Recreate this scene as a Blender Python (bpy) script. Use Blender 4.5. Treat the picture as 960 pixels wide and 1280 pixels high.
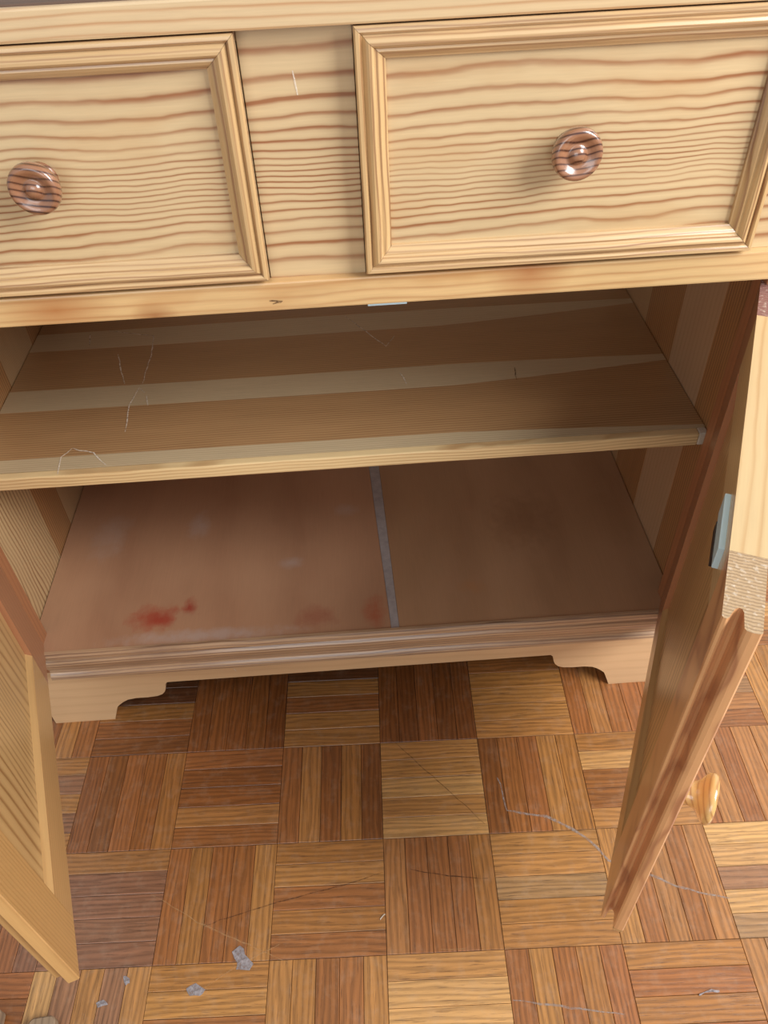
import bpy, bmesh, math, random
from mathutils import Vector, Matrix
random.seed(4)
for o in list(bpy.data.objects): bpy.data.objects.remove(o)
SC = bpy.context.scene
COL = SC.collection

# ------------------------------------------------------------------ camera
cd = bpy.data.cameras.new('camera'); cam = bpy.data.objects.new('camera', cd); COL.objects.link(cam)
cr = Vector((0.99761401, -0.05760482, -0.03805219))
cdn = Vector((-0.06725244, -0.68631368, -0.72418964))
cf = Vector((0.01560108, 0.72502084, -0.68855021))
m = Matrix((cr, -cdn, -cf)).transposed().to_4x4()
m.translation = Vector((0.40448629, -0.57604387, 0.88261928))
cam.matrix_world = m
cd.sensor_fit = 'VERTICAL'; cd.sensor_height = 36.0; cd.lens = 989.72 / 1280 * 36.0
cd.clip_start = 0.02
SC.camera = cam

# ------------------------------------------------------------------ world, light, exposure
W = bpy.data.worlds.new('world'); SC.world = W; W.use_nodes = True
bg = W.node_tree.nodes['Background']
bg.inputs[0].default_value = (0.88, 0.94, 1.0, 1); bg.inputs[1].default_value = 0.50
def area(name, loc, target, sx, sy, power, col):
    l = bpy.data.lights.new(name, 'AREA'); l.shape = 'RECTANGLE'; l.size = sx; l.size_y = sy
    l.energy = power; l.color = col
    o = bpy.data.objects.new(name, l); COL.objects.link(o); o.location = loc
    o.rotation_euler = (Vector(target) - Vector(loc)).to_track_quat('-Z', 'Y').to_euler()
    return o
area('window_daylight', (2.05, -1.05, 1.75), (0.5, 0.0, 0.3), 1.15, 1.2, 74, (0.95, 0.98, 1.0))
area('room_daylight', (-0.3, -3.0, 1.35), (0.4, 0.0, 0.4), 2.2, 1.4, 28, (0.92, 0.97, 1.0))
SC.view_settings.view_transform = 'Standard'; SC.view_settings.look = 'None'
SC.view_settings.gamma = 1.0; SC.view_settings.use_curve_mapping = False
SC.view_settings.exposure = 0.0

# ------------------------------------------------------------------ materials
def s2l(c):
    return tuple(((v/255)/12.92 if v/255 <= .04045 else ((v/255+.055)/1.055)**2.4) for v in c) + (1,)

def ds(c, k=.05):
    y = .3*c[0]+.6*c[1]+.1*c[2]
    return tuple(v+(y-v)*k for v in c)

class NT:
    def __init__(s, name):
        s.m = bpy.data.materials.new(name); s.m.use_nodes = True
        s.t = s.m.node_tree; s.b = s.t.nodes['Principled BSDF']
    def n(s, ty, **k):
        o = s.t.nodes.new(ty)
        for a, v in k.items(): setattr(o, a, v)
        return o
    def l(s, a, b): s.t.links.new(a, b)
    def math(s, op, a, b=None, c=None):
        o = s.n('ShaderNodeMath', operation=op)
        for i, v in enumerate((a, b, c)):
            if v is None: continue
            if isinstance(v, (int, float)): o.inputs[i].default_value = v
            else: s.l(v, o.inputs[i])
        return o.outputs[0]
    def comb(s, x, y, z):
        o = s.n('ShaderNodeCombineXYZ')
        for i, v in enumerate((x, y, z)):
            if isinstance(v, (int, float)): o.inputs[i].default_value = v
            else: s.l(v, o.inputs[i])
        return o.outputs[0]
    def noise(s, vec, detail=2, rough=.5):
        o = s.n('ShaderNodeTexNoise'); o.inputs['Scale'].default_value = 1
        o.inputs['Detail'].default_value = detail; o.inputs['Roughness'].default_value = rough
        s.l(vec, o.inputs['Vector']); return o.outputs['Fac']
    def ramp(s, fac, pts, interp='LINEAR'):
        o = s.n('ShaderNodeValToRGB'); e = o.color_ramp; e.interpolation = interp
        while len(e.elements) < len(pts): e.elements.new(.5)
        for k, (p_, c_) in zip(e.elements, pts):
            k.position = p_; k.color = c_ if len(c_) == 4 else (*c_, 1)
        s.l(fac, o.inputs[0]); return o.outputs[0]
    def mix(s, fac, a, b, mode='MIX'):
        o = s.n('ShaderNodeMix', data_type='RGBA', blend_type=mode)
        for i, v in ((0, fac), (6, a), (7, b)):
            if isinstance(v, (int, float)): o.inputs[i].default_value = v
            elif isinstance(v, tuple): o.inputs[i].default_value = v
            else: s.l(v, o.inputs[i])
        return o.outputs[2]
    def coords(s, axis):
        tc = s.n('ShaderNodeTexCoord'); sp = s.n('ShaderNodeSeparateXYZ'); s.l(tc.outputs['Object'], sp.inputs[0])
        d = dict(x=sp.outputs[0], y=sp.outputs[1], z=sp.outputs[2])
        w = [k for k in 'xyz' if k not in axis][0]
        return d[axis[0]], d[axis[1]], d[w]
    def rnd(s, k=37.0):
        oi = s.n('ShaderNodeObjectInfo'); return s.math('MULTIPLY', oi.outputs['Random'], k)

def wood(name, light, dark, axis, freq=120, B=0, sp=.03, c=0, warp=.006, fine=.0012, strength=.8, tone=.10,
         fibre=.14, rough=.36, coat=.35, tilt=.3, randtone=.0, stain=None, stainamt=.35, broad=False, patches=None, ws=5.0):
    light, dark = ds(light), ds(dark)
    t = NT(name); U, V, Wc = t.coords(axis); r = t.rnd()
    n1 = t.noise(t.comb(t.math('MULTIPLY_ADD', U, ws, r), t.math('MULTIPLY_ADD', V, 9, r), t.math('MULTIPLY', Wc, 9)), 2)
    n2 = t.noise(t.comb(t.math('MULTIPLY_ADD', U, 15, r), t.math('MULTIPLY', V, 24), t.math('MULTIPLY_ADD', Wc, 24, r)), 3, .55)
    v = t.math('MULTIPLY_ADD', t.math('SUBTRACT', n1, .5), warp*2, t.math('SUBTRACT', V, c))
    v = t.math('MULTIPLY_ADD', t.math('SUBTRACT', n2, .5), fine*2, v)
    v = t.math('MULTIPLY_ADD', Wc, tilt, v)
    ph = t.math('MULTIPLY_ADD', v, freq, r)
    if B: ph = t.math('MULTIPLY_ADD', t.math('ARCTANGENT', t.math('DIVIDE', v, sp)), B, ph)
    f = t.math('FRACT', ph)
    if broad: pts = [(0, (1,)*3), (.08, (.35,)*3), (.25, (.05,)*3), (.55, (0,)*3), (.85, (.5,)*3), (.97, (1,)*3)]
    else: pts = [(0, (.95,)*3), (.09, (.30,)*3), (.22, (.06,)*3), (.5, (0,)*3), (.72, (.16,)*3), (.86, (.75,)*3), (.95, (1,)*3)]
    ring = t.ramp(f, pts)
    n3 = t.noise(t.comb(t.math('MULTIPLY_ADD', U, 7, r), t.math('MULTIPLY', V, 60), t.math('MULTIPLY_ADD', Wc, 60, r)), 2)
    stv = t.math('MULTIPLY', t.math('MULTIPLY_ADD', n3, 1.5, .2), strength)
    fac = t.math('MINIMUM', t.math('MULTIPLY', ring, stv), 1.0)
    col = t.mix(fac, s2l(light), s2l(dark))
    # broad tonal drift
    n4 = t.noise(t.comb(t.math('MULTIPLY_ADD', U, 4, r), t.math('MULTIPLY_ADD', V, 14, r), t.math('MULTIPLY', Wc, 14)), 2)
    k = t.math('MULTIPLY_ADD', t.math('SUBTRACT', n4, .5), tone*2.4, 1.0)
    fb = t.noise(t.comb(t.math('MULTIPLY_ADD', U, 22, r), t.math('MULTIPLY', V, 520), t.math('MULTIPLY', Wc, 520)), 4, .65)
    k = t.math('MULTIPLY', k, t.math('MULTIPLY_ADD', t.math('SUBTRACT', fb, .5), fibre*2, 1.0))
    if randtone:
        k = t.math('MULTIPLY', k, t.math('MULTIPLY_ADD', t.math('FRACT', r), randtone*2, 1-randtone))
    col = t.mix(1.0, col, t.comb(k, k, k), 'MULTIPLY')
    if stain:
        n5 = t.noise(t.comb(t.math('MULTIPLY_ADD', U, 9, r), t.math('MULTIPLY_ADD', V, 22, r), t.math('MULTIPLY', Wc, 22)), 3)
        sm = t.ramp(n5, [(.52, (0,)*3), (.70, (1,)*3)])
        col = t.mix(t.math('MULTIPLY', sm, stainamt), col, s2l(stain))
    if patches: col = patches(t, col)
    t.l(col, t.b.inputs['Base Color'])
    t.b.inputs['Roughness'].default_value = rough
    t.b.inputs['Coat Weight'].default_value = coat; t.b.inputs['Coat Roughness'].default_value = .22
    bp_ = t.n('ShaderNodeBump'); bp_.inputs['Strength'].default_value = .12; bp_.inputs['Distance'].default_value = .0006
    t.l(t.math('SUBTRACT', t.math('MULTIPLY', fb, .5), t.math('MULTIPLY', fac, .8)), bp_.inputs['Height'])
    t.l(bp_.outputs[0], t.b.inputs['Normal'])
    return t.m

PINE_L, PINE_D = (210, 180, 134), (154, 98, 58)
def knot(cx, cy, rad, colr, ax='xz', sx=1.0):
    def f(t, col):
        U, V, _ = t.coords(ax)
        d = t.math('SQRT', t.math('ADD', t.math('POWER', t.math('ABSOLUTE', t.math('MULTIPLY', t.math('SUBTRACT', U, cx), sx)), 2.0),
                                  t.math('POWER', t.math('ABSOLUTE', t.math('SUBTRACT', V, cy)), 2.0)))
        return t.mix(t.math('MULTIPLY', t.ramp(t.math('DIVIDE', d, rad), [(0, (1,)*3), (1, (0,)*3)]), .75), col, s2l(colr))
    return f
def both(*fs):
    def f(t, col):
        for g in fs: col = g(t, col)
        return col
    return f

M = {}
M['front'] = wood('pine_drawer_front', PINE_L, PINE_D, 'xz', freq=30, B=6.6, sp=.030, c=.668, warp=.0095, fine=.0036, strength=.88, ws=7, fibre=.12, stain=(190, 140, 86), stainamt=.25)
M['centre'] = wood('pine_centre_stile', PINE_L, PINE_D, 'xz', freq=28, B=6.4, sp=.030, c=.668, warp=.0080, fine=.0030, strength=1.0, ws=6, fibre=.10)
M['rail'] = wood('pine_rail', (216, 176, 120), (170, 112, 64), 'xz', freq=120, warp=.008, strength=.45, tone=.12, stain=(178, 118, 60), stainamt=.45,
                 patches=both(knot(.17, .582, .022, (168, 100, 48), sx=.45), knot(.54, .590, .026, (165, 98, 52), sx=.7), knot(.245, .572, .012, (150, 92, 48), sx=.6)))
M['toprail'] = wood('pine_top_edge', (214, 182, 136), (182, 126, 76), 'xz', freq=170, warp=.004, strength=.6, tone=.08)
M['mould_x'] = wood('pine_moulding_level', (212, 174, 124), (148, 98, 62), 'xz', freq=230, warp=.005, strength=.65, stain=(150, 130, 112), stainamt=.15, tone=.08, rough=.30, coat=.6, randtone=.03)
M['mould_z'] = wood('pine_moulding_upright', (208, 168, 114), (136, 90, 56), 'zx', freq=190, warp=.008, strength=.8, stain=(132, 116, 104), stainamt=.3, tone=.10, rough=.30, coat=.6, randtone=.03)
M['shelf_pale'] = wood('pine_pale_stave', (198, 174, 136), (166, 136, 98), 'xy', freq=300, warp=.004, fine=.0006, strength=.5, fibre=.18, rough=.30, coat=.8, tone=.05)
M['shelf_brown'] = wood('pine_brown_stave', (180, 138, 92), (136, 92, 54), 'xy', freq=260, warp=.004, fine=.0008, strength=.75, fibre=.22, rough=.30, coat=.8, tone=.14)
M['shelf_edge'] = wood('pine_shelf_edge', (226, 194, 140), (170, 120, 70), 'xz', freq=260, warp=.008, strength=.6, tilt=.0, rough=.3, coat=.5)
M['side_pale'] = wood('pine_side_pale', (200, 164, 116), (134, 88, 52), 'zy', freq=150, warp=.022, strength=.85, fibre=.14, rough=.34, coat=.5, ws=5)
M['side_fine'] = wood('pine_side_fine', (190, 152, 108), (150, 104, 66), 'zy', freq=360, warp=.004, strength=.55, fibre=.12, rough=.34, coat=.5, ws=3)
M['side_plain'] = wood('pine_side_plain', (196, 158, 120), (166, 122, 84), 'zy', freq=120, warp=.004, strength=.3, fibre=.10, rough=.34, coat=.5)
M['side_orange'] = wood('pine_side_orange', (182, 130, 80), (120, 74, 40), 'zy', freq=200, warp=.010, strength=.9, fibre=.12, rough=.34, coat=.5, ws=3)
M['stile'] = wood('pine_face_stile', (172, 112, 72), (136, 80, 50), 'zy', freq=160, warp=.006, strength=.4, fibre=.12)
M['plinth'] = wood('pine_plinth', (212, 170, 124), (184, 134, 92), 'xz', freq=60, warp=.012, strength=.22, fibre=.10, rough=.42, coat=.2)
M['base_mould'] = wood('pine_base_moulding', (188, 150, 114), (118, 86, 64), 'xz', freq=240, warp=.004, strength=.8, fibre=.18, rough=.32, coat=.5, stain=(120, 92, 80), stainamt=.4)
M['aged'] = wood('aged_top', (104, 78, 62), (82, 58, 44), 'xy', freq=90, strength=.5, rough=.7, coat=0)
M['back'] = wood('plywood_back', (206, 168, 126), (176, 134, 94), 'xz', freq=60, strength=.4)
M['door_panel'] = wood('pine_door_panel', (204, 162, 104), (146, 98, 50), 'zx', freq=60, B=3.4, sp=.045, c=.19, warp=.034, strength=.8, ws=2.2, fibre=.12)
M['door_stile'] = wood('pine_door_stile', (206, 158, 96), (170, 118, 62), 'zx', freq=240, warp=.005, strength=.45, ws=2, fibre=.12)
M['door_rail'] = wood('pine_door_rail', (212, 178, 126), (188, 136, 78), 'xz', freq=130, warp=.008, strength=.5, fibre=.10, tilt=1.0)
M['door_rail_low'] = wood('pine_door_bottom_rail', (204, 158, 100), (176, 126, 74), 'xz', freq=150, warp=.006, strength=.45, fibre=.10)
M['door_edge'] = wood('pine_door_edge', (222, 164, 110), (164, 102, 68), 'zy', freq=60, warp=.026, strength=.7, ws=10, fibre=.10, tilt=.2)
M['hinge_stile'] = wood('pine_hinge_stile', (176, 118, 80), (148, 92, 60), 'zx', freq=120, warp=.006, strength=.4, fibre=.10)
M['knob_dark'] = wood('knob_walnut', (164, 112, 80), (80, 44, 32), 'xz', freq=210, warp=.003, strength=1.1, fibre=.2, tilt=.7, rough=.2, coat=1.0)
M['knob_blond'] = wood('knob_blond', (216, 168, 98), (150, 90, 42), 'xy', freq=190, warp=.003, strength=.7, fibre=.08, tilt=.6, rough=.2, coat=1.0)
M['raw_block'] = wood('raw_block', (150, 122, 94), (112, 88, 68), 'yx', freq=160, strength=.6, rough=.7, coat=0)

# end grain: worn, cross lines
def endgrain(name, light, dark, freq):
    light, dark = tuple(v*.94 for v in light), tuple(v*.9 for v in dark)
    t = NT(name); U, V, Wc = t.coords('xy'); r = t.rnd()
    n = t.noise(t.comb(t.math('MULTIPLY_ADD', U, 40, r), t.math('MULTIPLY', V, 120), 0.0), 3)
    f = t.math('FRACT', t.math('MULTIPLY_ADD', U, freq, t.math('MULTIPLY', n, 1.2)))
    rg = t.ramp(f, [(0, (1,)*3), (.18, (.1,)*3), (.6, (0,)*3), (.93, (.9,)*3)])
    col = t.mix(t.math('MULTIPLY', rg, .6), s2l(light), s2l(dark))
    sp_ = t.noise(t.comb(t.math('MULTIPLY', U, 300), t.math('MULTIPLY', V, 300), 0.0), 4)
    col = t.mix(t.math('MULTIPLY', t.ramp(sp_, [(.55, (0,)*3), (.7, (1,)*3)]), .5), col, s2l((236, 220, 200)))
    t.l(col, t.b.inputs['Base Color']); t.b.inputs['Roughness'].default_value = .55
    b_ = t.n('ShaderNodeBump'); b_.inputs['Strength'].default_value = .4; b_.inputs['Distance'].default_value = .0012
    t.l(t.math('SUBTRACT', sp_, rg), b_.inputs['Height']); t.l(b_.outputs[0], t.b.inputs['Normal'])
    return t.m
M['end'] = endgrain('worn_end_grain', (200, 166, 126), (140, 104, 74), 430)
M['end_pink'] = endgrain('pink_end_grain', (164, 116, 104), (118, 78, 70), 300)

# plywood cabinet floor with marks of its own
def plywood(name, light, dark, marks):
    def f(t, col):
        U, V, _ = t.coords('xy')
        big = t.noise(t.comb(t.math('MULTIPLY', U, 14), t.math('MULTIPLY', V, 9), 3.3), 4, .6)
        col = t.mix(t.math('MULTIPLY', t.ramp(big, [(.45, (0,)*3), (.75, (1,)*3)]), .35), col, s2l((196, 152, 118)))
        for (cx, cy, rx, ry, c_, a_) in marks:
            dx = t.math('DIVIDE', t.math('SUBTRACT', U, cx), rx); dy = t.math('DIVIDE', t.math('SUBTRACT', V, cy), ry)
            d = t.math('SQRT', t.math('ADD', t.math('MULTIPLY', dx, dx), t.math('MULTIPLY', dy, dy)))
            n = t.noise(t.comb(t.math('MULTIPLY', U, 70), t.math('MULTIPLY', V, 60), cx*10), 4, .65)
            d = t.math('MULTIPLY_ADD', t.math('SUBTRACT', n, .5), 1.6, d)
            col = t.mix(t.math('MULTIPLY', t.ramp(d, [(.15, (1,)*3), (1.0, (0,)*3)]), a_), col, s2l(c_))
        return col
    return wood(name, light, dark, 'yx', freq=9, warp=.060, fine=.003, strength=.30, fibre=.10, tone=.10, rough=.30, coat=.8, ws=4, patches=f)
GREY = (190, 170, 160)
M['ply_left'] = plywood('plywood_left', (186, 138, 104), (160, 110, 80), [
    (.138, .036, .036, .024, (172, 70, 50), .75), (.150, .034, .020, .016, (168, 58, 44), .55), (.180, .048, .011, .018, (160, 54, 42), .8),
    (.200, .004, .13, .012, GREY, .55), (.175, .190, .018, .030, GREY, .45), (.060, .180, .03, .05, GREY, .30),
    (.300, .110, .020, .012, GREY, .45), (.370, .200, .02, .014, GREY, .4), (.400, .020, .016, .03, (178, 80, 50), .6),
    (.330, .020, .03, .02, (160, 84, 64), .5)])
M['ply_right'] = plywood('plywood_right', (184, 140, 102), (158, 114, 80), [(.52, .05, .02, .012, (190, 132, 84), .4), (.60, .16, .05, .06, (120, 76, 48), .3)])

# parquet
def parquet(name, mode):
    t = NT(name); U, V, Wc = t.coords('xy')
    if mode == 'obj':
        oi = t.n('ShaderNodeObjectInfo'); base = oi.outputs['Color']; r = t.math('MULTIPLY', oi.outputs['Random'], 91.0)
    else:
        at = t.n('ShaderNodeAttribute'); at.attribute_name = 'tone'; base = at.outputs['Color']; r = 0.0
        uv = t.n('ShaderNodeUVMap'); sp = t.n('ShaderNodeSeparateXYZ'); t.l(uv.outputs[0], sp.inputs[0]); U, V = sp.outputs[0], sp.outputs[1]
    n1 = t.noise(t.comb(t.math('MULTIPLY_ADD', U, 7, r), t.math('MULTIPLY_ADD', V, 40, r), 0.0), 2)
    v = t.math('MULTIPLY_ADD', t.math('SUBTRACT', n1, .5), .020, V)
    f = t.math('FRACT', t.math('MULTIPLY_ADD', v, 170, r))
    rg = t.ramp(f, [(0, (1,)*3), (.2, (.2,)*3), (.5, (0,)*3), (.9, (.8,)*3)])
    n2 = t.noise(t.comb(t.math('MULTIPLY_ADD', U, 9, r), t.math('MULTIPLY_ADD', V, 210, r), 0.0), 4, .6)
    k = t.math('MULTIPLY', t.math('SUBTRACT', 1.10, t.math('MULTIPLY', rg, t.math('MULTIPLY', n2, .85))), t.math('MULTIPLY_ADD', n2, .9, .62))
    col = t.mix(1.0, base, t.comb(k, k, t.math('MULTIPLY', k, .97)), 'MULTIPLY')
    pores = t.noise(t.comb(t.math('MULTIPLY_ADD', U, 28, r), t.math('MULTIPLY_ADD', V, 560, r), 0.0), 4, .7)
    pm = t.ramp(pores, [(.54, (0,)*3), (.68, (1,)*3)])
    col = t.mix(t.math('MULTIPLY', pm, .62), col, s2l((66, 38, 22)))
    n5 = t.noise(t.comb(t.math('MULTIPLY_ADD', U, 60, r), t.math('MULTIPLY_ADD', V, 60, r), 0.0), 4, .7)
    col = t.mix(t.math('MULTIPLY', t.ramp(n5, [(.5, (0,)*3), (.8, (1,)*3)]), .18), col, s2l((190, 166, 140)))
    t.l(col, t.b.inputs['Base Color'])
    t.l(t.math('MULTIPLY_ADD', n5, .25, .24), t.b.inputs['Roughness'])
    t.b.inputs['Coat Weight'].default_value = .25; t.b.inputs['Coat Roughness'].default_value = .25
    b_ = t.n('ShaderNodeBump'); b_.inputs['Strength'].default_value = .25; b_.inputs['Distance'].default_value = .0004
    t.l(t.math('SUBTRACT', n5, pm), b_.inputs['Height']); t.l(b_.outputs[0], t.b.inputs['Normal'])
    return t.m
M['parquet'] = parquet('parquet_strip', 'obj'); M['parquet_far'] = parquet('parquet_field', 'attr')

def plain(name, col, rough=.5, alpha=None, coat=0, noisy=0):
    t = NT(name); t.b.inputs['Base Color'].default_value = s2l(col); t.b.inputs['Roughness'].default_value = rough
    t.b.inputs['Coat Weight'].default_value = coat
    if noisy:
        tc = t.n('ShaderNodeTexCoord'); v = t.n('ShaderNodeVectorMath', operation='SCALE'); t.l(tc.outputs['Object'], v.inputs[0]); v.inputs[3].default_value = noisy
        n = t.noise(v.outputs[0], 4, .6)
        c2 = s2l(tuple(max(0, int(x*.72)) for x in col))
        t.l(t.mix(n, c2, s2l(col)), t.b.inputs['Base Color'])
    if alpha:
        tc = t.n('ShaderNodeTexCoord'); v = t.n('ShaderNodeVectorMath', operation='SCALE'); t.l(tc.outputs['Object'], v.inputs[0]); v.inputs[3].default_value = 260
        n = t.noise(v.outputs[0], 3, .6)
        t.l(t.ramp(n, [(.35, (alpha*.25,)*3), (.65, (alpha,)*3)]), t.b.inputs['Alpha'])
    return t.m
M['subfloor'] = plain('joint_dark', (46, 28, 20), .8, noisy=30)
M['scratch'] = plain('scratch_pale', (240, 226, 206), .5, alpha=.85)
M['scuff'] = plain('scuff_grey', (166, 150, 140), .5, alpha=.7)
M['scratch_floor'] = plain('scratch_floor', (206, 160, 110), .5, alpha=.45)
M['scratch_dark'] = plain('scratch_dark', (70, 42, 26), .6, alpha=.7)
M['flake'] = plain('flake_grey', (184, 172, 172), .45, alpha=.95, noisy=180)
M['fill'] = plain('joint_filler', (196, 184, 180), .5, noisy=120)
M['catch'] = plain('catch_blue_plastic', (206, 236, 246), .3, coat=.4)
M['catch_dark'] = plain('catch_dark', (34, 30, 34), .4)
M['wall'] = plain('wall_paint', (206, 202, 194), .85)
M['chip'] = plain('pale_chip', (236, 220, 196), .5, noisy=200)

# ------------------------------------------------------------------ mesh helpers
def link(name, me, mat, parent=None, label=None, loc=None):
    o = bpy.data.objects.new(name, me); COL.objects.link(o)
    if mat is not None:
        for k in (mat if isinstance(mat, (list, tuple)) else [mat]): me.materials.append(k)
    if parent: o.parent = parent
    if label: o['label'] = label
    if loc: o.location = loc
    return o
def bm_obj(name, bm, mat, parent=None, label=None, loc=None, smooth=False, endmat=False, axis=None):
    bmesh.ops.recalc_face_normals(bm, faces=bm.faces)
    me = bpy.data.meshes.new(name)
    if smooth:
        for f in bm.faces: f.smooth = True
    if endmat:
        for f in bm.faces:
            if abs(f.normal[axis]) > .9: f.material_index = 1
    bm.to_mesh(me); bm.free()
    return link(name, me, mat, parent, label, loc)
def box(name, x0, x1, y0, y1, z0, z1, mat, parent=None, bev=.0012, label=None, loc=None, endaxis=None):
    bm = bmesh.new(); bmesh.ops.create_cube(bm, size=1)
    for v in bm.verts:
        v.co = Vector(((x0+x1)/2 + v.co.x*(x1-x0), (y0+y1)/2 + v.co.y*(y1-y0), (z0+z1)/2 + v.co.z*(z1-z0)))
    if bev: bmesh.ops.bevel(bm, geom=bm.edges[:], offset=bev, segments=2, affect='EDGES', profile=.6)
    return bm_obj(name, bm, mat, parent, label, loc, endmat=endaxis is not None, axis=endaxis)
def prism(name, poly, h0, h1, plane, mat, parent=None, label=None, bev=0, endaxis=None, loc=None):
    """poly in two axes given by plane ('xz','xy','yz'), extruded along the third from h0 to h1"""
    third = [k for k in 'xyz' if k not in plane][0]
    def co(a, b, h):
        d = {plane[0]: a, plane[1]: b, third: h}; return (d['x'], d['y'], d['z'])
    bm = bmesh.new(); n = len(poly)
    A = [bm.verts.new(co(a, b, h0)) for a, b in poly]; Bv = [bm.verts.new(co(a, b, h1)) for a, b in poly]
    bm.faces.new(A[::-1]); bm.faces.new(Bv)
    for i in range(n): bm.faces.new((A[i], A[(i+1) % n], Bv[(i+1) % n], Bv[i]))
    bmesh.ops.recalc_face_normals(bm, faces=bm.faces)
    if bev:
        bmesh.ops.bevel(bm, geom=[e for e in bm.edges if len(e.link_faces) == 2 and e.calc_face_angle() > .6], offset=bev, segments=1, affect='EDGES')
    return bm_obj(name, bm, mat, parent, label, loc, endmat=endaxis is not None, axis=endaxis)
def lathe(name, prof, mat, parent, loc, direction, label=None, seg=40):
    """profile (radius, height) turned about local +Y*direction"""
    bm = bmesh.new(); rings = []
    for r_, h in prof:
        rings.append([bm.verts.new((r_*math.cos(a), direction*h, r_*math.sin(a))) for a in [2*math.pi*i/seg for i in range(seg)]] if r_ > 1e-6
                     else [bm.verts.new((0, direction*h, 0))])
    for a, b in zip(rings, rings[1:]):
        for i in range(seg):
            j = (i+1) % seg
            if len(a) == 1: bm.faces.new((a[0], b[i], b[j]))
            elif len(b) == 1: bm.faces.new((a[i], a[j], b[0]))
            else: bm.faces.new((a[i], a[j], b[j], b[i]))
    bm.faces.new(rings[0])
    o = bm_obj(name, bm, mat, parent, label, loc, smooth=True); return o
KNOB = [(.0112, 0), (.0104, .0008), (.0090, .0030), (.0082, .0060), (.0080, .0095), (.0086, .0125), (.0102, .0150), (.0128, .0172), (.0150, .0190), (.0161, .0212),
        (.0162, .0236), (.0152, .0258), (.0138, .0264), (.0120, .0258), (.0095, .0240), (.0072, .0228), (.0058, .0230), (.0048, .0243), (.0034, .0254), (.0018, .0259), (0, .0260)]
KNOB_D = [(.0118, 0), (.0108, .0010), (.0098, .0030), (.0095, .0055), (.0104, .0078), (.0130, .0095), (.0156, .0108), (.0170, .0125), (.0176, .0150), (.0176, .0175),
          (.0170, .0198), (.0158, .0212), (.0140, .0214), (.0118, .0204), (.0092, .0188), (.0074, .0180), (.0062, .0184), (.0052, .0198), (.0038, .0210), (.0020, .0216), (0, .0218)]
def ribbon(name, pts, width, mat, parent, plane='xy', h=0.0, label=None):
    """thin worn-in line lying on a surface"""
    P = [Vector((a, b)) for a, b in pts]
    # subdivide and jitter for a natural line
    Q = []
    for a, b in zip(P, P[1:]):
        n = max(2, int((b-a).length/.008))
        for i in range(n): Q.append(a.lerp(b, i/n) + Vector((random.gauss(0, .0004), random.gauss(0, .0004))))
    Q.append(P[-1])
    bm = bmesh.new(); L = []; R = []
    for i, q in enumerate(Q):
        t_ = (Q[min(i+1, len(Q)-1)] - Q[max(i-1, 0)]).normalized(); nn = Vector((-t_.y, t_.x))
        w = width*(.35+.65*math.sin(math.pi*(i+.6)/(len(Q)+.2)))*random.uniform(.7, 1.2)/2
        for lst, s in ((L, 1), (R, -1)):
            c_ = q + nn*w*s
            lst.append(bm.verts.new((c_.x, c_.y, h) if plane == 'xy' else (c_.x, h, c_.y)))
    for i in range(len(Q)-1): bm.faces.new((L[i], R[i], R[i+1], L[i+1]))
    return bm_obj(name, bm, mat, parent, label)

# ------------------------------------------------------------------ floor: mosaic parquet
G = .12; PHI = math.radians(-1.5253); OX, OY = .156, -.0547
eI = Vector((math.cos(PHI), math.sin(PHI))); eJ = Vector((math.sin(PHI), -math.cos(PHI)))
floor = box('floor', -2.2, 3.0, -2.6, .62, -.03, -.0014, M['subfloor'], bev=0)
floor['kind'] = 'structure'; floor['label'] = 'worn mosaic parquet floor of small wooden strips in squares'
A_, Bb, C_, D_, E_, F_ = (120, 77, 46), (142, 94, 60), (170, 126, 80), (196, 156, 108), (82, 52, 36), (132, 96, 76)
Bm, Cm, Ap, Bp, Dg = (132, 86, 52), (156, 112, 68), (142, 94, 58), (160, 116, 76), (150, 120, 90)
TONES = {(-1,-1): [E_, E_, Cm, Bb, A_], (0,-1): [A_, Bm, Bm, Bm, A_], (1,-1): [E_, C_, Bb, C_, C_], (2,-1): [A_, A_, Ap, A_, A_],
 (3,-1): [Bm, Cm, C_, C_, C_], (4,-1): [Ap, Bp, Ap, Ap, Ap], (-1,0): [A_, A_, Bb, Bm, Cm], (0,0): [Bb, A_, Bm, C_, Bb], (1,0): [Bb, C_, Bm, Cm, A_],
 (2,0): [C_, C_, D_, C_, D_], (3,0): [A_, Ap, Bb, C_, Cm], (4,0): [Cm, D_, Bm, Bm, C_], (5,0): [Bb, Bp, Ap, Bp, Bp], (-1,1): [Cm, F_, F_, F_, F_],
 (-2,0): [Cm, F_, Cm, F_, Cm], (-2,1): [F_, F_, F_, Bb, F_], (0,1): [Bb, Cm, Bm, Bm, C_], (1,1): [Cm, C_, Bb, Cm, Bb], (2,1): [Bp, Bb, Ap, Bb, Cm],
 (3,1): [C_, C_, Dg, Cm, Cm], (4,1): [C_, Bb, Bp, Ap, Bp], (5,1): [D_, D_, F_, D_, Dg], (0,2): [Cm, C_, Bb, Cm, C_], (1,2): [C_, Cm, Bm, Bb, C_],
 (2,2): [C_, D_, D_, D_, Bb], (3,2): [Bb, C_, Bb, Cm, Bb], (4,2): [Cm, Bb, Cm, Bb, Cm], (5,2): [Bp, Dg, Bb, Bp, F_], (-1,2): [D_, F_, Cm, F_, C_]}
PAL = [A_, Bb, C_, D_, Bm, Cm, Bp, Ap, C_, Bb, Dg]
bm = bmesh.new()
hx, hy, ch = .05975, .01180, .00040
b0 = [bm.verts.new((sx*hx, sy*hy, -.008)) for sx, sy in ((-1,-1),(1,-1),(1,1),(-1,1))]
b1 = [bm.verts.new((sx*hx, sy*hy, -ch)) for sx, sy in ((-1,-1),(1,-1),(1,1),(-1,1))]
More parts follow.
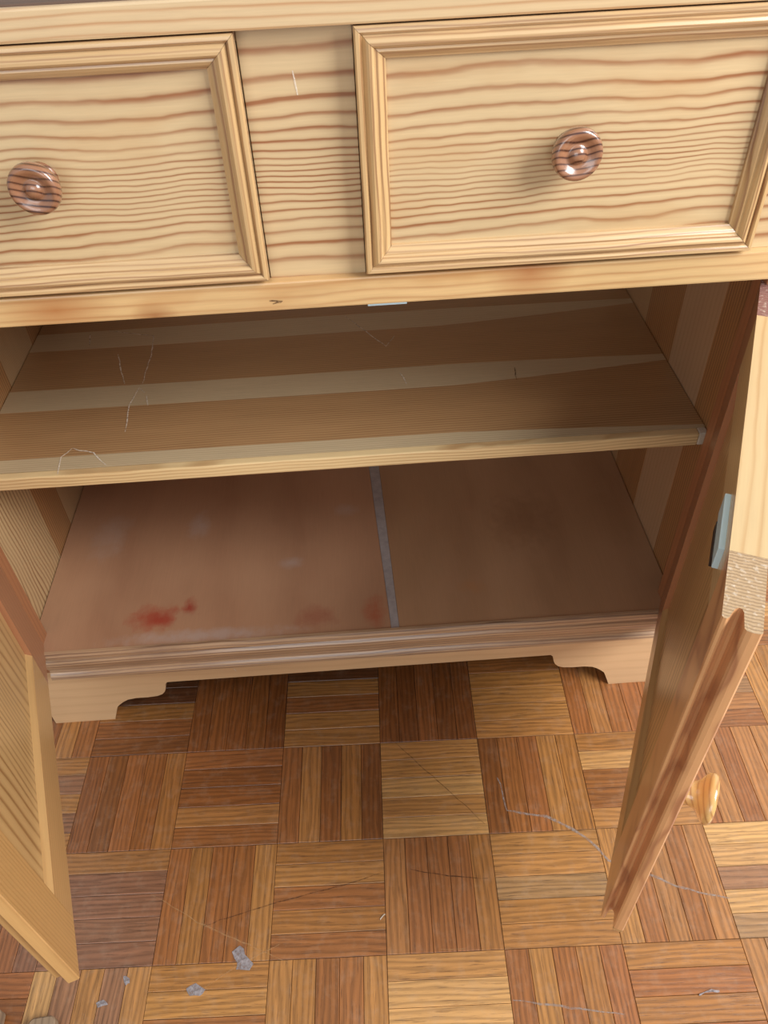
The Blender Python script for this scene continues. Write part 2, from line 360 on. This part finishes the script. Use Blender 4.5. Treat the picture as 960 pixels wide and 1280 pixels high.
b2 = [bm.verts.new((sx*(hx-ch), sy*(hy-ch), 0)) for sx, sy in ((-1,-1),(1,-1),(1,1),(-1,1))]
bm.faces.new(b2)
for a, b in ((b0, b1), (b1, b2)):
    for i in range(4): bm.faces.new((a[i], a[(i+1) % 4], b[(i+1) % 4], b[i]))
bmesh.ops.recalc_face_normals(bm, faces=bm.faces)
strip_me = bpy.data.meshes.new('parquet_strip'); bm.to_mesh(strip_me); bm.free(); strip_me.materials.append(M['parquet'])
inv = cam.matrix_world.inverted()
def pix(P):
    q = inv @ Vector(P); return 480 + 989.72*q.x/-q.z, 640 - 989.72*q.y/-q.z, -q.z
cand, far = [], []
for i in range(-19, 23):
    for j in range(-5, 20):
        horiz = (i+j) % 2 == 0
        tones = TONES.get((i, j)) or [random.choice(PAL) for _ in range(5)]
        for k in range(5):
            off = (k+.5)/5
            a, b = (.5, off) if horiz else (off, .5)
            c2 = Vector((OX, OY)) + eI*G*(i+a) + eJ*G*(j+b)
            ang = PHI if horiz else PHI + math.pi/2
            if random.random() < .5: ang += math.pi
            q = [random.uniform(.93, 1.07) for _ in range(2)]
            mean = [sum(t_[q_] for t_ in tones)/5 for q_ in range(3)]
            tn = [tones[k][q_]*.68+mean[q_]*.32 for q_ in range(3)]; ym = sum(tn)/3; tn = [max(0, ym*.97+(c_-ym)*1.2) for c_ in tn]
            tcol = s2l(tn); tcol = (tcol[0]*q[0], tcol[1]*q[0]*q[1]**.3, tcol[2]*q[0], 1)
            u, v, d = pix((c2.x, c2.y, 0))
            vis = d > 0 and -50 < u < 1010 and 780 < v < 1350 and c2.y < .11
            (cand if vis else far).append((c2, ang, tcol, u, v))
cand.sort(key=lambda t: abs(t[3]-480)/480 + max(0, (t[4]-1280)/120) + max(0, (820-t[4])/60))
far += cand[295:]; cand = cand[:295]
for c2, ang, tcol, u, v in cand:
    o = bpy.data.objects.new('parquet_strip', strip_me); COL.objects.link(o); o.parent = floor
    o.location = (c2.x, c2.y, random.uniform(-.00012, .00012)); o.rotation_euler = (random.gauss(0, .0006), random.gauss(0, .0006), ang); o.color = tcol
verts, faces, cols, uvs = [], [], [], []
for c2, ang, tcol, u, v in far:
    ca, sa = math.cos(ang), math.sin(ang); n0 = len(verts); ru = random.uniform(0, 60)
    for z, s_ in ((-.008, 0), (-ch, 0), (0, ch)):
        for sx, sy in ((-1,-1),(1,-1),(1,1),(-1,1)):
            lx, ly = sx*(hx-s_), sy*(hy-s_)
            verts.append((c2.x+lx*ca-ly*sa, c2.y+lx*sa+ly*ca, z)); uvs.append((lx+ru, ly+ru))
    fs = [(n0+8, n0+9, n0+10, n0+11)]
    for L_ in (0, 4):
        for i in range(4): fs.append((n0+L_+i, n0+L_+(i+1) % 4, n0+L_+4+(i+1) % 4, n0+L_+4+i))
    faces += fs; cols += [tcol]*len(fs)
me = bpy.data.meshes.new('parquet_field'); me.from_pydata(verts, [], faces)
me.uv_layers.new(name='UVMap'); me.attributes.new('tone', 'FLOAT_COLOR', 'FACE')
uvf = []
for f_ in faces:
    for vi in f_: uvf += [uvs[vi][0], uvs[vi][1]]
me.uv_layers['UVMap'].data.foreach_set('uv', uvf)
me.attributes['tone'].data.foreach_set('color', [c_ for t_ in cols for c_ in t_])
o = link('parquet_field', me, M['parquet_far'], floor); o['kind'] = 'stuff'

# scuffs and scratches on the floor
for nm, pts, w, mt in [
    ('scuff_mark', [(.5328,-.1177),(.5345,-.136),(.5363,-.1587),(.5601,-.1652),(.5813,-.1697),(.6061,-.1856),(.6246,-.2025),(.6372,-.223),(.6530,-.2330),(.6775,-.2414),(.7015,-.2557),(.7322,-.2662),(.7532,-.2718)], .0034, 'scuff'),
    ('scratch', [(.1388,-.2234),(.199,-.2594),(.2638,-.2895),(.2888,-.3009)], .0014, 'scratch_floor'),
    ('scratch', [(.199,-.2594),(.2699,-.2427),(.3561,-.2265),(.3915,-.2179)], .0011, 'scratch_dark'),
    ('scratch', [(.4205,-.2175),(.4608,-.2273),(.5036,-.233)], .0012, 'scratch_dark'),
    ('scratch', [(.2054,-.3184),(.2399,-.299),(.28,-.283)], .0014, 'scratch_floor'),
    ('scratch', [(.4107,-.058),(.4553,-.1096),(.5092,-.1727)], .0010, 'scratch_dark'),
    ('scuff_mark', [(.5092,-.3496),(.5545,-.3582),(.614,-.369)], .0020, 'scuff'),
    ('scratch', [(.445,-.300),(.4700,-.3010)], .0012, 'scratch_floor')]:
    ribbon(nm, pts, w, M[mt], floor, h=.0004, label='grey scuff line across the parquet' if nm == 'scuff_mark' else None)
def flake(name, pts, mat, h, label, cat, group=None):
    cx = sum(a for a, b in pts)/len(pts); cy = sum(b for a, b in pts)/len(pts)
    P = []
    for (a, b), (c, d) in zip(pts, pts[1:]+pts[:1]):
        P.append((a-cx, b-cy)); P.append(((a+c)/2-cx+random.gauss(0, .0006), (b+d)/2-cy+random.gauss(0, .0006)))
    o = prism(name, P, 0, h, 'xy', mat, label=label, loc=(cx, cy, .0002)); o['category'] = cat
    if group: o['group'] = group
    return o
gp = 'dried glue flecks on the parquet'
flake('glue_fleck', [(.2308,-.2872),(.2386,-.2816),(.2442,-.2904),(.2538,-.3),(.2501,-.3056),(.2362,-.3039),(.2370,-.2980)], M['flake'], .0004, 'largest pale grey dried glue patch on parquet at bottom centre left', 'glue patch', gp)
flake('glue_fleck', [(.1877,-.3179),(.1968,-.3136),(.2071,-.32),(.2021,-.3253),(.1917,-.3246)], M['flake'], .0004, 'medium pale grey dried glue patch, just left of the largest one', 'glue patch', gp)
flake('glue_fleck', [(.099,-.3246),(.1065,-.3223),(.1113,-.3268),(.1015,-.3289)], M['flake'], .0004, 'smallest grey dried glue fleck, furthest left near the bottom of the frame', 'glue patch', gp)
flake('glue_fleck', [(.122,-.302),(.1268,-.3035),(.1296,-.309),(.126,-.3110)], M['flake'], .0004, 'whitish dried glue fleck touching the left door corner', 'glue patch', gp)
flake('wood_splinter', [(.6911,-.3572),(.7040,-.3538),(.7112,-.3552),(.7112,-.3566),(.7046,-.3562),(.6911,-.3586)], M['flake'], .0012, 'curled grey splinter lying on the parquet at the lower right', 'splinter')
flake('wood_splinter', [(.3845,-.2662),(.3893,-.2616),(.3900,-.2622),(.3851,-.2669)], M['chip'], .001, 'tiny white splinter lying at the bottom centre of the parquet', 'splinter')

wall = box('wall_back', -2.2, 3.0, .47, .60, 0.0, 2.4, M['wall'], bev=0); wall['kind'] = 'structure'
wall['label'] = 'plain pale wall behind the cabinet'

# ------------------------------------------------------------------ cabinet
cab = bpy.data.objects.new('pine_cabinet', None); COL.objects.link(cab); cab.location = (0, 0, 0)
cab['label'] = 'pine sideboard with two drawers above an open two-door cupboard with one shelf'; cab['category'] = 'cabinet'
XL, XR, DEP = 0.0, .752, .40
X0, X1 = -.019, .771
# top
box('top_board', X0-.008, X1+.008, -.0073, DEP+.01, .7655, .7842, M['aged'], cab, label='dark aged top board')
box('top_front_edge', X0-.008, X1+.008, -.014, -.0075, .7645, .7832, M['toprail'], cab, bev=.0016)
# sides, each made of glued staves
def side(xin, xout, mats):
    a, b = sorted((xin, xout)); core_in = (a+.004, b) if xin == a else (a, b-.004)
    c_ = box('side_panel', core_in[0], core_in[1], .022, DEP, 0, .765, M['side_plain'], cab, bev=0)
    sx = (a, a+.004) if xin == a else (b-.004, b)
    for (y0, y1, mt) in mats: box('stave', sx[0], sx[1], y0+.0001, y1-.0001, .10, .765, M[mt], c_, bev=.0002)
    return c_
side(XL, X0, [(.024, .150, 'side_pale'), (.150, .210, 'side_orange'), (.210, .300, 'side_fine'), (.300, .40, 'side_orange')])
side(XR, X1, [(.024, .0885, 'side_orange'), (.0885, .174, 'side_plain'), (.174, .262, 'side_orange'), (.262, .40, 'side_fine')])
box('back_panel', XL, XR, DEP-.006, DEP, .10, .765, M['back'], cab, bev=0)
# face frame
for a, b in ((X0, .0145), (.7375, X1)):
    box('face_stile', a, b, 0, .024, .108, .7645, M['stile'], cab, bev=.0012, label='reddish brown upright front stile')
box('centre_stile', .3386, .4126, 0, .020, .590, .7645, M['centre'], cab, bev=.0006)
o = box('lower_rail', X0-.0004, X1+.0004, -.008, .020, .5700, .5940, M['rail'], cab, bev=.0016)
box('magnet_catch', .4125, .4440, -.003, .016, .5660, .5702, M['catch'], o, bev=.0006, label='small pale blue door catch under the rail')
box('top_inner_rail', .0145, .7375, .002, .020, .756, .7645, M['side_plain'], cab, bev=0)
# drawers
def drawer(x0, x1):
    z0, z1 = .598, .7635; w = .0200; yp = -.0045
    d = box('drawer', x0+.004, x1-.004, yp, .012, z0+.003, z1-.003, M['front'], cab, bev=.0005)
    # moulding, four mitred lengths
    prof = [(0, 0), (0, .0075), (.0012, .0092), (.0034, .0094), (.0046, .0082), (.0052, .0068), (.0062, .0078), (.0076, .0098), (.0092, .0108), (.0110, .0106),
            (.0124, .0092), (.0130, .0074), (.0136, .0068), (.0152, .0070), (.0172, .0056), (.0190, .0036), (.0200, .0030), (.0200, 0)]
    cs = [(x0, z0), (x1, z0), (x1, z1), (x0, z1)]
    ins = [(1, 1), (-1, 1), (-1, -1), (1, -1)]
    for k in range(4):
        a, b = cs[k], cs[(k+1) % 4]; ia, ib = ins[k], ins[(k+1) % 4]
        bm = bmesh.new(); A = []; B = []
        eps = .00012
        tx, tz = (1 if b[0] > a[0] else -1 if b[0] < a[0] else 0), (1 if b[1] > a[1] else -1 if b[1] < a[1] else 0)
        for s, h in prof:
            A.append(bm.verts.new((a[0]+ia[0]*s+tx*eps, yp-h, a[1]+ia[1]*s+tz*eps)))
            B.append(bm.verts.new((b[0]+ib[0]*s-tx*eps, yp-h, b[1]+ib[1]*s-tz*eps)))
        n = len(prof)
        for i in range(n): bm.faces.new((A[i], A[(i+1) % n], B[(i+1) % n], B[i]))
        bm.faces.new(A); bm.faces.new(B[::-1])
        bm_obj('moulding', bm, M['mould_x' if tz == 0 else 'mould_z'], d)
    # drawer box behind the front
    bmx = bmesh.new()
    for (a, b, c, e, f, g) in ((x0+.012, x0+.022, .012, .34, z0+.008, z1-.02), (x1-.022, x1-.012, .012, .34, z0+.008, z1-.02), (x0+.012, x1-.012, .33, .34, z0+.008, z1-.02), (x0+.012, x1-.012, .012, .34, z0+.008, z0+.014)):
        bmesh.ops.create_cube(bmx, size=1, matrix=Matrix.Translation(((a+b)/2, (c+e)/2, (f+g)/2)) @ Matrix.Diagonal((b-a, e-c, g-f, 1)))
    bm_obj('drawer_box', bmx, M['side_plain'], d)
    k = lathe('knob', KNOB_D, M['knob_dark'], d, ((x0+x1)/2, yp, .6805), -1, label='turned dark red-brown glossy wooden knob')
    return d, k
d1, k1 = drawer(.0445, .3385); d2, k2 = drawer(.4130, .7090)
k1.rotation_euler = (math.radians(2), math.radians(8), math.radians(-3)); k2.rotation_euler = (math.radians(-2), math.radians(-3), math.radians(3))
box('drawer_runner', .0145, .7375, .021, .38, .578, .592, M['side_plain'], cab, bev=0)
# outer frame stiles beside the drawers
box('drawer_stile', .0145, .0435, 0, .020, .594, .7645, M['centre'], cab, bev=.0006)
box('drawer_stile', .7100, .7375, 0, .020, .594, .7645, M['centre'], cab, bev=.0006)

# shelf from glued staves, tapering towards the right
shelf = box('shelf', XL+.001, XR-.001, .052, DEP-.008, .3600, .3712, M['shelf_brown'], cab, bev=0)
bnd = [(.0525, .0525), (.072, .058), (.156, .178), (.198, .190), (.283, .309), (.324, .322), (DEP-.008, DEP-.008)]
for i, ((a0, a1), (b0_, b1_)) in enumerate(zip(bnd, bnd[1:])):
    n = 24; lo = []; hi = []
    ts = [k/n for k in range(n+1)]
    def yy(pr, t_, ph):   # nearly straight, then pinching in over the last fifth
        e = max(0, (t_-.66)/.34)**1.2
        return pr[0]+(pr[1]-pr[0])*e + .0012*math.sin(t_*5+ph)*(1 if 0 < ph < 6 else 0)
    poly = [(XL+.001+t_*(XR-XL-.002), yy((a0, a1), t_, i)+.00008) for t_ in ts] + [(XL+.001+t_*(XR-XL-.002), yy((b0_, b1_), t_, i+1 if i < 5 else 0)-.00008) for t_ in ts[::-1]]
    prism('stave', poly, .3712, .3750, 'xy', M['shelf_pale' if i % 2 == 0 else 'shelf_brown'], shelf)
box('front_lipping', XL+.001, XR-.010, .0425, .0524, .3600, .3752, M['shelf_edge'], shelf, bev=.0014)
box('front_lipping', XR-.0098, XR-.001, .0425, .0524, .3600, .3752, M['chip'], shelf, bev=.0012, label='pale chipped end of the front lipping')
for pts in [[(.0925,.0452),(.0893,.072),(.0977,.0855)], [(.0977,.0855),(.122,.0764),(.1396,.054)], [(.1492,.1085),(.1445,.1597),(.1501,.1901),(.1581,.1798)],
            [(.161,.1732),(.1658,.1544)], [(.0728,.2898),(.0681,.3166)], [(.0912,.3215),(.1492,.3029),(.153,.2657),(.1525,.1979)], [(.1117,.2652),(.132,.2002)],
            [(.3863,.3222),(.4354,.2445),(.4464,.2668)], [(.4475,.1868),(.453,.1637)]]:
    ribbon('scratch', pts, .0014, M['scratch'], shelf, h=.3755)
ribbon('scratch', [(.5777,.1815),(.5761,.1575)], .0016, M['scratch_dark'], shelf, h=.3755, label='short dark scratch')

# cupboard bottom
bot = box('bottom_board', XL+.001, XR-.001, 0.0005, DEP-.008, .138, .1500, M['side_plain'], cab, bev=0)
prism('bottom_sheet', [(XL+.001, -.004), (.4180, -.004), (.4000, DEP-.008), (XL+.001, DEP-.008)], .1500, .1540, 'xy', M['ply_left'], bot, label='reddish plywood sheet with a smeared red stain')
prism('joint_strip', [(.4183, -.004), (.4275, -.004), (.4160, DEP-.008), (.4003, DEP-.008)], .1500, .1536, 'xy', M['fill'], bot, label='pale grey strip along the joint')
prism('bottom_sheet', [(.4278, -.004), (XR-.001, -.004), (XR-.001, DEP-.008), (.4163, DEP-.008)], .1500, .1540, 'xy', M['ply_right'], bot, label='plain brown plywood sheet')
# base moulding
prof = [(.0, .1080), (-.0105, .1080), (-.0118, .1095), (-.0118, .1135), (-.0105, .1160), (-.0085, .1185), (-.0078, .1220), (-.0092, .1265), (-.0112, .1310), (-.0120, .1360),
        (-.0114, .1400), (-.0088, .1432), (-.0080, .1450), (-.0104, .1462), (-.0118, .1480), (-.0118, .1510), (-.0108, .1538), (-.0085, .1552), (-.0050, .1552), (-.0042, .1538), (-.0042, .1495), (.0, .1495)]
prism('base_moulding', prof, .0147, .7373, 'yz', M['base_mould'], cab)
# plinth with bracket feet
half = [(.0571, 0), (.0650, .0219), (.0672, .0272), (.0717, .0320), (.0775, .0372), (.0841, .0412), (.0947, .0434), (.1097, .0433), (.1220, .0448), (.1287, .0480), (.1325, .0525), (.1349, .0578), (.1362, .0640), (.1372, .0690), (.1403, .0726)]
half = [(x+.0000, max(0, z)) for x, z in half]
C2 = .754
poly = [(X0, 0)] + half + [(C2-x, z) for x, z in half[::-1]] + [(X1, 0), (X1, .1078), (X0, .1078)]
bm = bmesh.new()
Av = [bm.verts.new((x, .0005, z)) for x, z in poly]; Bv = [bm.verts.new((x, .0185, z)) for x, z in poly]
bm.faces.new(Av); bm.faces.new(Bv[::-1])
for i in range(len(poly)): bm.faces.new((Av[i], Bv[i], Bv[(i+1) % len(poly)], Av[(i+1) % len(poly)]))
bmesh.ops.recalc_face_normals(bm, faces=bm.faces)
pl_ = bm_obj('plinth', bm, M['plinth'], cab)
ribbon('scratch', [(.225, .092), (.227, .085)], .001, M['scratch'], pl_, 'xz', h=.0002)
# small marks on the front
ribbon('scratch', [(.3725, .7380), (.3740, .7230)], .0010, M['scratch'], cab, 'xz', h=-.0003)
ribbon('scratch', [(.336, .5790), (.346, .5780)], .0016, M['scratch_dark'], cab, 'xz', h=-.0084)
ribbon('scratch', [(.338, .5765), (.345, .5770)], .0012, M['scratch_dark'], cab, 'xz', h=-.0084)

# ------------------------------------------------------------------ doors (local X runs from hinge to free edge, sg*Y is the outer face)
def door(name_label, hinge, dvec, sg, panel_mat, top_rail_mat, stile_mat, prof_free, knob_mat, knob_s, knob_z):
    Wd, T = .366, .020; z0, z1 = .1525, .5610; zl = .1475
    D = box('door', .040, Wd-.040, *sorted((sg*.0055, sg*.0145)), z0+.045, z1-.045, panel_mat, cab, bev=.001, label=name_label)
    D.location = (hinge[0], hinge[1], 0); D.rotation_euler = (0, 0, math.atan2(dvec[1], dvec[0]))
    # free stile with rebated edge
    pf = [(Wd-.050, 0)] + prof_free + [(Wd-.050, T)]
    st = prism('stile', [(s, sg*y) for s, y in pf], z0, z1, 'xy', [stile_mat, M['end']], D, bev=0, endaxis=2)
    # hinge stile
    hs = prism('stile', [(-.010, sg*.001), (-.009, 0), (.050, 0), (.050, sg*T), (-.010, sg*T)], z0, z1, 'xy', [M['hinge_stile'], M['end_pink']], D, endaxis=2)
    # rails with a chamfered inner edge
    def rail(za, zb, cham_up, mt):
        c_ = .006
        if cham_up: pr = [(0, za), (0, zb-c_), (sg*.0055, zb), (sg*.0145, zb), (sg*T, zb-c_), (sg*T, za)]
        else: pr = [(0, zb), (0, za+c_), (sg*.0055, za), (sg*.0145, za), (sg*T, za+c_), (sg*T, zb)]
        return prism('rail', pr, .0502, Wd-.0502, 'yz', mt, D)
    rail(z0, .2105, True, M['door_rail_low']); rail(z1-.055, z1, False, top_rail_mat)
    kn = lathe('knob', KNOB, knob_mat, D, (knob_s, sg*T, knob_z), sg, label='turned blond wooden knob with dark stripes')
    kn.scale = (1.12, .92, 1.12)
    return D, st
# right door: outer half carries the lip
pr_r = [(.3640, 0), (.3654, .0008), (.3656, .0024), (.3644, .0036), (.3612, .0046), (.3578, .0060), (.3562, .0078), (.3566, .0094), (.3590, .0104), (.3640, .0108), (.3690, .0112), (.3704, .0124), (.3708, .0150), (.3704, .0190), (.3694, .0200)]
DR, st = door('right cupboard door of solid pine with worn rebated edge', (.7325, 0), (-.4225, -.906), 1, M['door_panel'], M['door_rail'], M['door_edge'], pr_r, M['knob_blond'], .341, .350)
box('door_lip', -.008, .3700, .0116, .0198, .1468, .1526, M['door_rail_low'], DR, bev=.001)
box('catch_plate', .250, .300, -.0036, .0004, .5290, .5460, M['catch'], DR, bev=.0006, label='pale blue catch plate on the inner face')
box('catch_plate', .258, .290, -.0040, .0004, .5200, .5288, M['catch_dark'], DR, bev=.0002, label='dark edge of the catch plate')
# left door: inner half carries the tongue
pr_l = [(.3672, 0), (.3680, .0008), (.3680, .0092), (.3672, .0100), (.3620, .0104), (.3600, .0116), (.3596, .0190), (.3586, .0200)]
DL, st = door('left cupboard door of solid pine standing open', (.0170, 0), (.319, -.948), -1, M['door_panel'], M['door_rail'], M['door_stile'], pr_l, M['knob_blond'], .341, .345)

# ------------------------------------------------------------------ bar ends at the lower left corner of the picture
def bar(name, x0, x1, y1, z1, rot, label, mat, rnd_):
    w = x1-x0; pts = []
    n = 8; r_ = rnd_
    pts = [(-w/2, -.25), (w/2, -.25)]
    for k in range(n+1):
        a = math.pi/2*k/n; pts.append((w/2-r_+r_*math.cos(a), -r_+r_*math.sin(a)))
    for k in range(n+1):
        a = math.pi/2+math.pi/2*k/n; pts.append((-w/2+r_+r_*math.cos(a), -r_+r_*math.sin(a)))
    o = prism(name, pts, 0, z1, 'xy', mat, label=label, bev=.0012, loc=((x0+x1)/2, y1, .0005)); o.rotation_euler.z = rot
    o['category'] = 'wooden bar'; return o
b1 = bar('wooden_bar', .040, .066, -.336, .012, .08, 'worn grey-brown rounded bar end on the parquet below the left door', M['raw_block'], .006)
b2 = bar('wooden_bar', -.020, .012, -.328, .016, .05, 'beige squared bar end in the extreme bottom left corner', M['raw_block'], .003)
